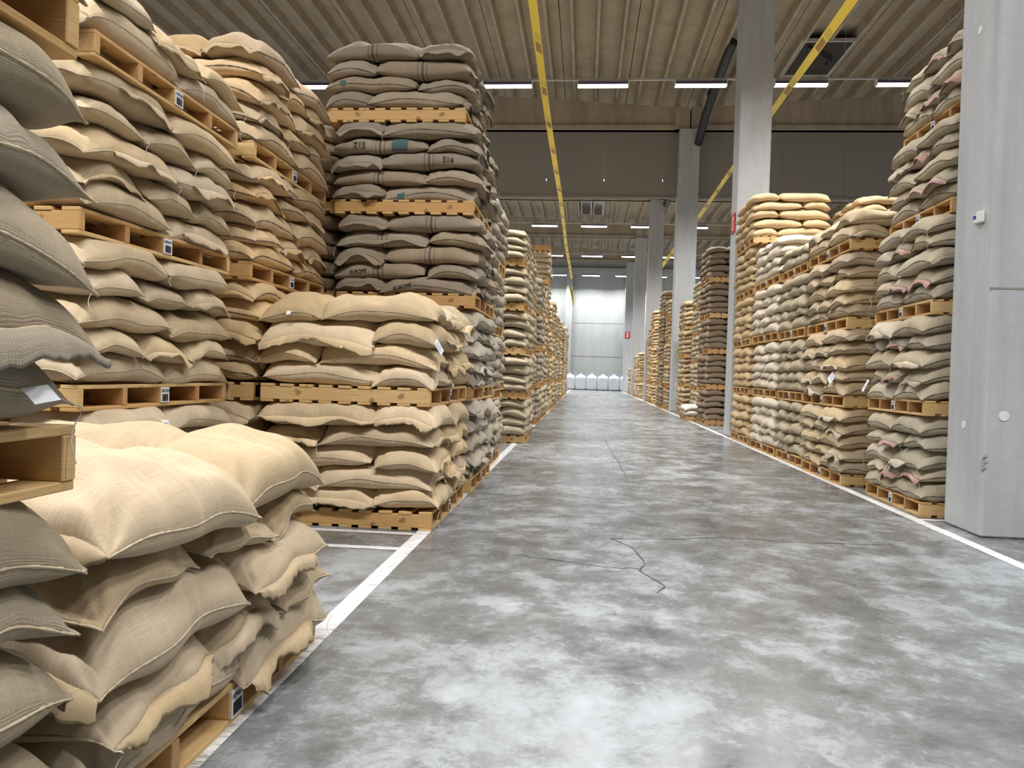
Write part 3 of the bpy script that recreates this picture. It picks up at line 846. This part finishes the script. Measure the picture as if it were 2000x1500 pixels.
def place_sack(q, side, ox, oy, oz, sy, rz, res, mat, sname, gname, tier, nl, seam='seam_dark', detail=True, pflap=0.5, flapmat='fray', cat='sack', name='jute_sack', colw='tan', strings=0.25, sx=1.0, tagit=False):
    rg = np.random.default_rng(int(abs(q['ph'][0]*1000)) + tier*7)
    V3, Fq, uv, border, idt = sack_arrays(q, *res)
    edges = V3[idt]
    V3 = V3 * np.array([sx, sy, 1]); edges = edges * np.array([sx, sy, 1])
    ctr = np.array([q['x']*sx, q['y']*sy, V3[:, 2].min()])
    V3 = V3 - ctr; edges = edges - ctr
    bp = V3[border]
    me = mesh_np(name, fix(V3, side), ff(Fq, side), [MAT[mat]], uv)
    cx = ctr[0] * (1 if side == 'L' else -1)
    c, s = math.cos(rz), math.sin(rz)
    o = link(name, me, None, (ox + c*cx - s*ctr[1], oy + s*cx + c*ctr[1], oz + ctr[2]), rz)
    lab = '%s sack, %s, %s layer, %s pallet, %s' % (colw, POSW[q['face']], LAYW[nl][q['layer']], TIERW[tier], sname)
    tag(o, lab, cat, gname); SACKCOUNT[0] += 1
    if not detail: return o
    V_, F_ = tube_np(bp, 0.0032 if res[0] > 50 else 0.004, 4, True, rg)
    if mat != 'striped': link('seam', mesh_np('seam', fix(V_, side), ff(F_, side), [MAT[seam]]), o)
    if rg.random() < pflap:
        A = q['face'][0] == 'A'; longside = (A and q['typ'] == 'P') or (not A and q['typ'] == 'Q')
        if A: want = (1, 0) if (not longside or rg.random() < 0.45) else ((0, -1) if q['face'] == 'Anear' else (0, 1))
        else: want = (0, -1)
        e, out = out_edge(q, edges, want)
        if longside and abs(want[0]) > 0:
            n_ = len(e); a_ = int(n_*rg.uniform(0, 0.4)); e = e[a_:a_ + int(n_*0.6)]
        elif not longside or True:
            e = e[1:-1]
        V_, F_, uvf = flap_arrays(e, out, rg.uniform(0.035, 0.085), rg, wav=rg.uniform(0.4, 1.2))
        link('mouth_flap', mesh_np('mouth_flap', fix(V_, side), ff(F_, side), [MAT[flapmat]], uvf), o)
    ts = TAGS.get((sname, tier, q['layer'], q['face']))
    if ts:
        e, out = out_edge(q, edges, ts[0])
        if e[0][1 if ts[0][0] else 0] > e[-1][1 if ts[0][0] else 0]: e = e[::-1]
        p = e[int(len(e)*ts[1])] + out*0.012
        sd = np.array([-out[1], out[0], 0.0]); w_, h_ = ts[2], ts[3]; tl = ts[4]
        up = np.array([0, 0, 1.0]); sd2 = sd*math.cos(tl) + up*math.sin(tl); up2 = -sd*math.sin(tl) + up*math.cos(tl)
        up2 = up2 + out*(-0.25)
        pv = np.array([p + sd2*a*w_/2 + up2*(b*h_/2 - h_*0.15) + out*(c*0.002 + 0.02*(b < 0)) for c in (0, 1) for b in (-1, 1) for a in (-1, 1)])
        pf_ = np.array([[0, 1, 3, 2], [4, 6, 7, 5], [0, 4, 5, 1], [2, 3, 7, 6], [0, 2, 6, 4], [1, 5, 7, 3]])
        tg = link('paper_tag', mesh_np('paper_tag', fix(pv, side), ff(pf_, side), [MAT['paper']], None, False), o); tg['label'] = 'white paper tag'
        if h_ > 0.08:
            lv = []; lf = []
            for k in range(6):
                b0 = 0.7 - k*0.22; c_ = p + out*0.0045
                for bb in (b0, b0 - 0.08):
                    for a in (-0.75, 0.75 - 0.3*(k % 3)):
                        f_ = (bb + 1)/2
                        lv.append(p + sd2*a*w_/2 + up2*(bb*h_/2 - h_*0.15) + out*(0.0035 + 0.02*(1 - f_)))
                n_ = k*4; lf.append([n_, n_+1, n_+3, n_+2])
            link('printed_lines', mesh_np('printed_lines', fix(np.array(lv), side), np.array(lf), [MAT['ink_grey']], None, False), tg)
    tx = TEXTS.get((sname, tier, q['layer'], q['face']))
    if tx:
        for (txt, u0, th0, size, flip, mt) in tx:
            if txt is None:
                gu, gv = np.meshgrid(np.linspace(-0.06, 0.06, 9), np.linspace(-0.05, 0.05, 9), indexing='ij')
                tv = np.stack([gu.ravel(), gv.ravel()], -1)*size; I = np.arange(81).reshape(9, 9)
                tf = [tuple(r_) for r_ in np.stack([I[:-1, :-1], I[1:, :-1], I[1:, 1:], I[:-1, 1:]], -1).reshape(-1, 4)]
            else:
                tm = text_mesh('printed_text', txt, size, MAT[mt]); tv = np.array([v.co[:2] for v in tm.vertices]); tf = [tuple(p_.vertices) for p_ in tm.polygons]
            if flip: tv = -tv
            ux, uy = math.cos(q['a']), math.sin(q['a'])
            du_ = 1 if ux > 0 else -1          # screen right is +x
            vs_ = -1 if (math.cos(q['a']) > 0) else 1   # side facing -y
            U_ = u0*du_ + tv[:, 0]*du_/(q['L']/2); TZ = tv[:, 1] + (th0 - 0.7)*0.1; PH = (np.abs(TZ)/0.12)**1.19; VV = np.cos(np.minimum(PH, 1.4)); TOPF = TZ > 0
            x_, y_, t_, b_, z_ = q['f'](U_, vs_*VV)
            pv = np.stack([x_*sx, y_*sy - 0.005, np.where(TOPF, t_ + 0.003, b_ - 0.003)], -1) - ctr
            m_ = bpy.data.meshes.new('printed_text'); m_.from_pydata([tuple(p_) for p_ in pv], [], tf); m_.materials.append(MAT[mt])
            link('printed_text', m_, o)
    if rg.random() < strings:
        cn = edges[-1, 0] if rg.random() < 0.5 else edges[0, -1]
        if q['face'][0] == 'A': cn = max((edges[0, 0], edges[0, -1], edges[-1, 0], edges[-1, -1]), key=lambda p: p[0] - 0.3*p[1]*0)
        else: cn = min((edges[0, 0], edges[0, -1], edges[-1, 0], edges[-1, -1]), key=lambda p: p[1])
        ln = rg.uniform(0.06, 0.14); n = 9; t = np.linspace(0, 1, n)
        outv = np.array([1, 0]) if q['face'][0] == 'A' else np.array([0, -1])
        P_ = np.stack([cn[0] + outv[0]*0.012*np.sqrt(t) + 0.01*np.sin(t*7), cn[1] + outv[1]*0.012*np.sqrt(t) + 0.01*np.sin(t*5), cn[2] + 0.012*np.sin(t*4) - ln*t**1.3], -1)
        V_, F_ = tube_np(P_, 0.0016, 4, False)
        link('tie_string', mesh_np('tie_string', fix(V_, side), ff(F_, side), [MAT['string']]), o)
    return o

ALLKITS = {}
def kit(seed, nl, first, cap, capped=True, alt=0.06, tbs=1.0):
    key = (seed, nl, first, cap, capped, alt, tbs)
    if key not in ALLKITS: ALLKITS[key] = make_kit(seed, nl, first, cap, tb=(0.93*cap/nl + (0.022 if capped else 0.03))*tbs, capped=capped, alt=alt)
    return ALLKITS[key]

FARV, FARF, FARM, FARUV = [], [], [], []
FARN = [0]
FMATS = ['tan', 'olive', 'ochre', 'brown', 'grey', 'sage', 'pale', 'dark', 'cream', 'pink']
KCACHE = {}
def far_sacks(kt, key, side, ox, oy, oz, sy, faces, mat, rz, topall, sx=1.0):
    for i, q in enumerate(kt['sacks']):
        if not (q['face'] in faces or (topall and q['layer'] == max(s['layer'] for s in kt['sacks']))): continue
        ck = (key, i)
        if ck not in KCACHE: KCACHE[ck] = sack_arrays(q, 11, 9)
        V3, Fq, uv, _, _ = KCACHE[ck]
        V3 = fix(V3*np.array([sx, sy, 1]), side)
        c, s = math.cos(rz), math.sin(rz)
        V4 = np.stack([c*V3[:, 0] - s*V3[:, 1] + ox, s*V3[:, 0] + c*V3[:, 1] + oy, V3[:, 2] + oz], -1)
        FARV.append(V4); FARF.append(ff(Fq, side) + FARN[0]); FARM.append(np.full(len(Fq), FMATS.index(mat))); FARUV.append(uv + rng.uniform(0, 9, 2))
        FARN[0] += len(V4)

PALLETS = [0]
def stack(side, xface, y0, y1, tiers, sname, gname, mat, colw, res=(30, 20), near=True, seam='seam_dark', det=True, pdet=True, far=False,
          pflap=0.5, flapmat='fray', skip=None, name='jute_sack', width=WP, top_all=True, codes=None, jx=0.012, hsp=0.965, offs=None, strings=0.2, seed=None, onlyfaces=None, alt=0.06, tbs=1.0):
    """tiers: list of (nlayers, first, matkey or None)"""
    s = SIDEWORD[side]; sy = (y1 - y0)/LP; yc_ = (y0+y1)/2; sx = width/WP
    if far and y0 > (9.6 if side == 'L' else 17):
        rv = random.Random(int(y0*100)); hsp = hsp*rv.uniform(0.88, 1.01); xface = xface + (rv.uniform(-0.10, 0.03) if side == 'L' else rv.uniform(-0.02, 0.08))
    xc_ = xface - s*width/2; z = 0.0
    seed = seed if seed is not None else int(abs(xface*31 + y0*17))
    for ti, spec in enumerate(tiers):
        nl, first, m = spec[:3]; mk = m or mat
        r = np.random.default_rng(seed*13 + ti*5)
        ddx, ddy = (r.normal(0, jx), r.normal(0, 0.02)) if ti else (0, 0)
        if offs and ti < len(offs): ddx += offs[ti][0]; ddy += offs[ti][1]
        rz = r.normal(0, 0.008)
        ox, oy = xc_ + ddx, yc_ + ddy
        cap = (hsp - HP)
        if nl != 5 and ti == len(tiers)-1: cap = cap*nl/5.0
        if nl:
            if far: kk = (seed + ti) % 4; kt = kit(900 + kk, nl, first, round(cap, 3)); key = (900 + kk, nl, first, round(cap, 3))
            else: kt = kit(seed*10 + ti, nl, first, round(cap, 3), ti < len(tiers)-1, alt, tbs)
        plab = '%s wooden pallet of %s' % (TIERW[ti], sname) if ti else 'pallet on the floor under %s' % sname
        pallet(side, ox, oy, z, sy, plab, 'pallets under the sacks', rz, pdet, (codes or {}).get(ti), sx)
        PALLETS[0] += 1
        if not nl: z += hsp; continue
        faces = ['Anear', 'Amid', 'Afar'] + (['Bnear'] if near else [])
        if onlyfaces: faces = onlyfaces
        last = ti == len(tiers)-1
        if far:
            far_sacks(kt, key, side, ox, oy, z + HP, sy, faces, mk, rz, top_all and last, sx)
        else:
            for q in kt['sacks']:
                vis = q['face'] in faces or (last and top_all and q['layer'] == nl-1)
                if near and q['face'] == 'Bnear' and q['typ'] == 'Q': vis = True
                if skip and skip(ti, q): vis = False
                if not vis: continue
                mm, cw, nm, fm, pf = mk, colw, name, flapmat, pflap
                if len(spec) > 3: mm, cw, nm, fm, pf = spec[3](q, mm, cw, nm, fm, pf)
                place_sack(q, side, ox, oy, z + HP, sy, rz, res, mm, sname, gname, ti, nl, seam, det, pf, fm, name=nm, colw=cw, strings=strings, sx=sx)
        z += hsp

P, Q = 'P', 'Q'
XL = -1.17
# --- left row, near the camera
stack('L', -1.13, -0.05, 1.60, [(5, P, None)]*2 + [(1, P, None)], 'the leftmost foreground stack', 'coarse sacks at the left edge', 'coarse', 'coarse brown', (80, 52), near=False,
      seam='seam_lite', pflap=0.35, flapmat='coarse', skip=lambda t, q: q['face'].endswith('near') or q['face'][0] == 'B', strings=0.3, top_all=False, hsp=0.96)
stack('L', -1.18, 1.76, 3.39, [(5, P, None)], 'the low cream foreground stack', 'cream sacks on the labelled pallet', 'cream', 'cream', (80, 52), near=True,
      seam='seam_cream', pflap=0.55, flapmat='cream', codes={0: 'A04637'}, strings=0.3, seed=21, alt=0.2, tbs=0.86)
# --- B
stack('L', -1.15, 5.86, 7.48, [(5, P, None), (4, P, None)], 'the low two pallet stack', 'tan sacks of the low two pallet stack', 'tan', 'tan', (52, 34), near=True,
      seam='seam_lite', pflap=0.65, flapmat='tan', strings=0.45, seed=33)
# --- D
def strp(q, mm, cw, nm, fm, pf):
    showy = (('the striped sack tower', 3, q['layer'], q['face']) in TEXTS and q['layer'] >= 2) or q['ph'][4] > 3.3
    if showy and ((q['face'] == 'Bnear' and q['typ'] == 'P') or (q['face'] == 'Anear' and q['typ'] == 'Q')): return ('striped', 'striped brown', 'striped_sack', 'brown', 0.3)
    return ('brown', 'dark brown', 'jute_sack', 'brown', 0.5)
stack('L', -1.13, 7.80, 9.40, [(5, Q, 'grey'), (5, P, 'grey'), (5, Q, 'brown', strp), (5, Q, 'brown', strp), (4, Q, 'brown', strp)], 'the striped sack tower', 'sacks of the striped sack tower', 'grey', 'grey',
      (40, 26), near=True, pflap=0.45, flapmat='grey', hsp=0.95, width=1.46, offs=[(0,0),(0,0),(0,0),(-.05,0),(-.14,0)], skip=lambda t, q: t < 2 and q['face'] == 'Bnear' or (t < 2 and q['face'][0] == 'B'), strings=0.25, seed=41)
# --- back row E, F
stack('L', -2.72, 3.95, 5.68, [(5, P, None)]*3 + [(2, P, None)], 'the olive back stack', 'olive sacks of the left back stack', 'olive', 'olive', (52, 34), near=True,
      seam='seam_lite', pflap=0.45, flapmat='olive', codes={1: 'B02206', 2: 'A00677', 3: 'A00206'}, skip=lambda t, q: q['face'] == 'Bnear' and t < 2, strings=0.35, seed=55)
stack('L', -2.66, 5.88, 7.60, [(5, P, None)]*4, 'the ochre back tower', 'ochre sacks of the left back tower', 'ochre', 'ochre', (48, 30), near=True,
      pflap=0.5, flapmat='ochre', skip=lambda t, q: (q['face'][0] == 'B' and t < 3) or t == 0 and q['face'].endswith('far'), strings=0.35, seed=61)
stack('L', -2.66, 8.0, 9.6, [(5, P, None)]*4, 'the shaded stack behind the ochre tower', 'g', 'dark', 'dark', far=True, near=True, seed=5)  # grey sacks in deep shade, the shade put into their colour
# --- R1
def pinks(q, mm, cw, nm, fm, pf):
    if q['typ'] == 'Q' and q['face'] == 'Amid': return (mm, 'pink-edged', nm, 'pink', 1.0)
    if q['typ'] == 'Q' and q['face'] == 'Anear' and q['ph'][3] > 3: return (mm, 'pink-edged', nm, 'pink', 1.0)
    return (mm, cw, nm, fm, pf*0.4)
stack('R', 3.22, 7.6, 9.08, [(5, P, None, pinks)]*4 + [(4, P, None, pinks)], 'the tower beside the nearest column', 'sacks beside the nearest column', 'sage', 'olive tan',
      (42, 28), near=False, pflap=0.5, flapmat='sage', offs=[(0, 0), (.0, 0), (.03, 0), (.16, 0), (.28, 0)], strings=0.4, hsp=0.965, seed=71)
# --- R2, R3
stack('R', 3.13, 9.63, 11.35, [(5, P, None)]*3 + [(2, P, None)], 'the dark sided right stack', 'sacks of the dark sided right stack', 'olive', 'olive', (36, 24), near=True,
      pflap=0.4, flapmat='sage', strings=0.2, seed=81, hsp=0.955)
stack('R', 3.17, 11.5, 12.95, [(5, P, None)]*3 + [(2, P, None)], 'the second stack on the right', 'sacks of the second right stack', 'sage', 'olive tan', (26, 18), near=False,
      pflap=0.5, flapmat='sage', strings=0.1, seed=83, hsp=0.955, far=True)
stack('R', 3.15, 13.05, 14.87, [(5, P, None)]*3 + [(4, P, None)], 'the pale sack stack on the right', 'g', 'pale', 'pale', far=True, near=False, seed=85)
stack('R', 3.17, 15.2, 16.95, [(5, P, None)]*5, 'the tower touching the second column', 'g', 'tan', 'tan', far=True, near=True, seed=87, offs=[(0, 0)]*3 + [(0, -.1), (-.05, -.2)])
stack('R', 4.85, 11.0, 12.7, [(5, P, None)]*4 + [(4, P, None)], 'the rear right tower', 'g', 'tan', 'tan', far=True, near=True, seed=88)
stack('R', 4.85, 14.4, 16.1, [(5, P, None)]*4 + [(4, P, None)], 'the rear right second tower', 'g', 'tan', 'tan', far=True, near=True, seed=89)
# --- beyond the second column
stack('R', 3.2, 21.2, 22.8, [(5, P, 'dark')]*5, 'the shaded tower behind the second column', 'g', 'dark', 'dark', far=True, near=True, seed=91)  # shading of the near face is painted in as darker burlap
stack('R', 2.98, 22.98, 24.4, [(2, P, None)], 'the small low load left of the shaded tower', 'g', 'pale', 'pale', far=True, near=True, seed=92)
stack('R', 3.5, 24.3, 25.9, [(5, P, None)]*5, 'the tower behind the low load', 'g', 'sage', 'sage', far=True, near=True, seed=93)
stack('R', 3.25, 26.4, 28.0, [(5, P, None)]*4, 'the last stack before the third column', 'g', 'olive', 'olive', far=True, near=True, seed=94)
cols = ['olive', 'tan', 'sage', 'pale', 'ochre', 'brown', 'tan', 'sage']
y = 29.9; i = 0
orw = ['first', 'second', 'third', 'fourth', 'fifth', 'sixth', 'seventh', 'eighth', 'ninth', 'tenth', 'eleventh', 'twelfth', 'thirteenth', 'fourteenth', 'fifteenth', 'sixteenth', 'seventeenth', 'eighteenth', 'nineteenth', 'twentieth', 'twenty-first', 'twenty-second', 'twenty-third']
for y, nt, m in ((29.9, 5, 'olive'), (31.6, 5, 'brown'), (33.3, 4, 'olive'), (36.8, 5, 'tan'), (38.5, 4, 'tan'), (45.7, 3, 'tan'), (47.4, 3, 'pale'), (49.1, 3, 'tan'), (52.6, 2, 'tan'), (54.3, 2, 'sage')):
    stack('R', 3.12, y, y + 1.58, [(5, P, None)]*nt, 'the %s stack beyond the third column' % orw[i], 'g', m, m, far=True, near=True, pdet=False, seed=100 + i); i += 1
# --- far left row
stack('L', -1.16, 9.65, 11.15, [(5, P, None)]*4, 'the stack just past the striped tower', 'g', 'grey', 'grey', far=True, near=True, seed=131)
stack('L', -1.38, 11.4, 13.0, [(5, Q, None)]*4, 'the second stack past the striped tower', 'g', 'sage', 'sage', far=True, near=True, seed=132)
stack('L', -1.03, 13.6, 15.2, [(4, P, None)]*5, 'the protruding tower in the left row', 'g', 'sage', 'sage', far=True, near=True, seed=133, hsp=0.80, offs=[(0, 0), (0, 0), (-.03, 0), (-.06, 0), (-.1, 0)])
y = 15.5; i = 0
hts = [4, 4, 4, 4, 5, 4, 4, 4, 4, 4, 4, 4, 4, 4, 4, 4, 4, 4, 4, 4, 4]
while y < 49.5:
    nt = hts[i % len(hts)]; tl = [(5, P if i % 2 else Q, None)]*nt
    if i == 4: tl = tl + [(0, P, None)]
    if i > 18: tl = tl + [(2, P, None)]
    stack('L', -1.14 + 0.02*math.sin(i*2.3), y, y + 1.58, tl, 'the %s stack past the protruding tower' % orw[i], 'g', ['sage', 'olive', 'grey', 'tan', 'sage', 'brown', 'tan', 'olive', 'sage'][i % 9], 'tan', far=True, near=(i % 3 == 0), pdet=False, seed=140 + i)
    y += 1.66; i += 1

V_ = np.concatenate(FARV); F_ = np.concatenate(FARF); Mi = np.concatenate(FARM); UVs = np.concatenate(FARUV)
o = link('distant_jute_sacks', mesh_np('distant_jute_sacks', V_, F_, [MAT[m] for m in FMATS], UVs, True, Mi))
tag(o, 'jute sacks piled on the more distant pallets along both sides of the aisle', 'sacks', None, 'stuff')

# ------------------------------------------------------------------ bulk bags at the far wall
def bulk_bag(x, y, lab):
    t = empty('bulk_bag', (x, y, 0)); tag(t, lab, 'bulk bag', 'white bulk bags by the far wall')
    m = MB(); m.box(-0.5, 0.5, -0.5, 0.5, 0.02, 0.06)
    for xx in (-0.45, 0, 0.45): m.box(xx-0.05, xx+0.05, -0.5, 0.5, 0, 0.05)
    m.obj('pallet_base', MAT['darkpallet'], t)
    n = 24; prof = [(0.44, 0.07), (0.465, 0.2), (0.47, 0.6), (0.465, 0.95), (0.44, 1.12), (0.36, 1.2), (0.18, 1.27), (0.08, 1.36), (0.1, 1.46)]
    V_ = []
    for (r0, z) in prof:
        pw = 0.25 if z < 1.15 else (0.6 if z < 1.22 else 1.0)
        for k in range(n):
            a = 2*math.pi*k/n; c, s = math.cos(a), math.sin(a)
            V_.append((r0*math.copysign(abs(c)**pw, c), r0*math.copysign(abs(s)**pw, s), z + 0.01*math.sin(5*a + x)))
    F_ = [(i*n + k, i*n + (k+1) % n, (i+1)*n + (k+1) % n, (i+1)*n + k) for i in range(len(prof)-1) for k in range(n)]
    b = MB(); b.v = V_; b.f = F_; b.n = len(V_); b.obj('bag_body', MAT['bag'], t, smooth=True)
    for sx_ in (-1, 1):
        l = MB().tube([(sx_*0.42, -0.40, 1.08), (sx_*0.46, -0.36, 1.35), (sx_*0.40, -0.2, 1.36), (sx_*0.40, -0.15, 1.1)], 0.022, 6)
        l.obj('lifting_loop', MAT['bagblue'], t)
bl = ['leftmost white bulk bag by the far wall', 'second white bulk bag from the left by the far wall', 'third white bulk bag from the left by the far wall', 'fourth white bulk bag from the left by the far wall', 'fifth white bulk bag from the left by the far wall', 'rightmost white bulk bag beside the farthest column']
for i in range(6): bulk_bag(-1.25 + i*0.93, 66.0 - 0.12*i, bl[i])
t = empty('floor_cleaner', (3.55, 58.6, 0)); tag(t, 'small yellow trolley with a white top by the farthest column', 'trolley')
MB().box(-0.12, 0.25, -0.3, 0.3, 0.15, 0.95).box(-0.2, -0.08, -0.2, 0.2, 0.1, 0.7).obj('yellow_body', MAT['yellow'], t, bevel=0.03)
MB().box(-0.35, 0.25, -0.3, 0.3, 1.0, 1.3).obj('white_top', MAT['white'], t, bevel=0.04)
MB().tube([(-0.1, -0.25, 0.12), (0.05, -0.25, 0.12)], 0.12, 12).obj('wheel', MAT['black'], t)
print('sacks', SACKCOUNT, 'pallets', PALLETS, 'far verts', len(V_))
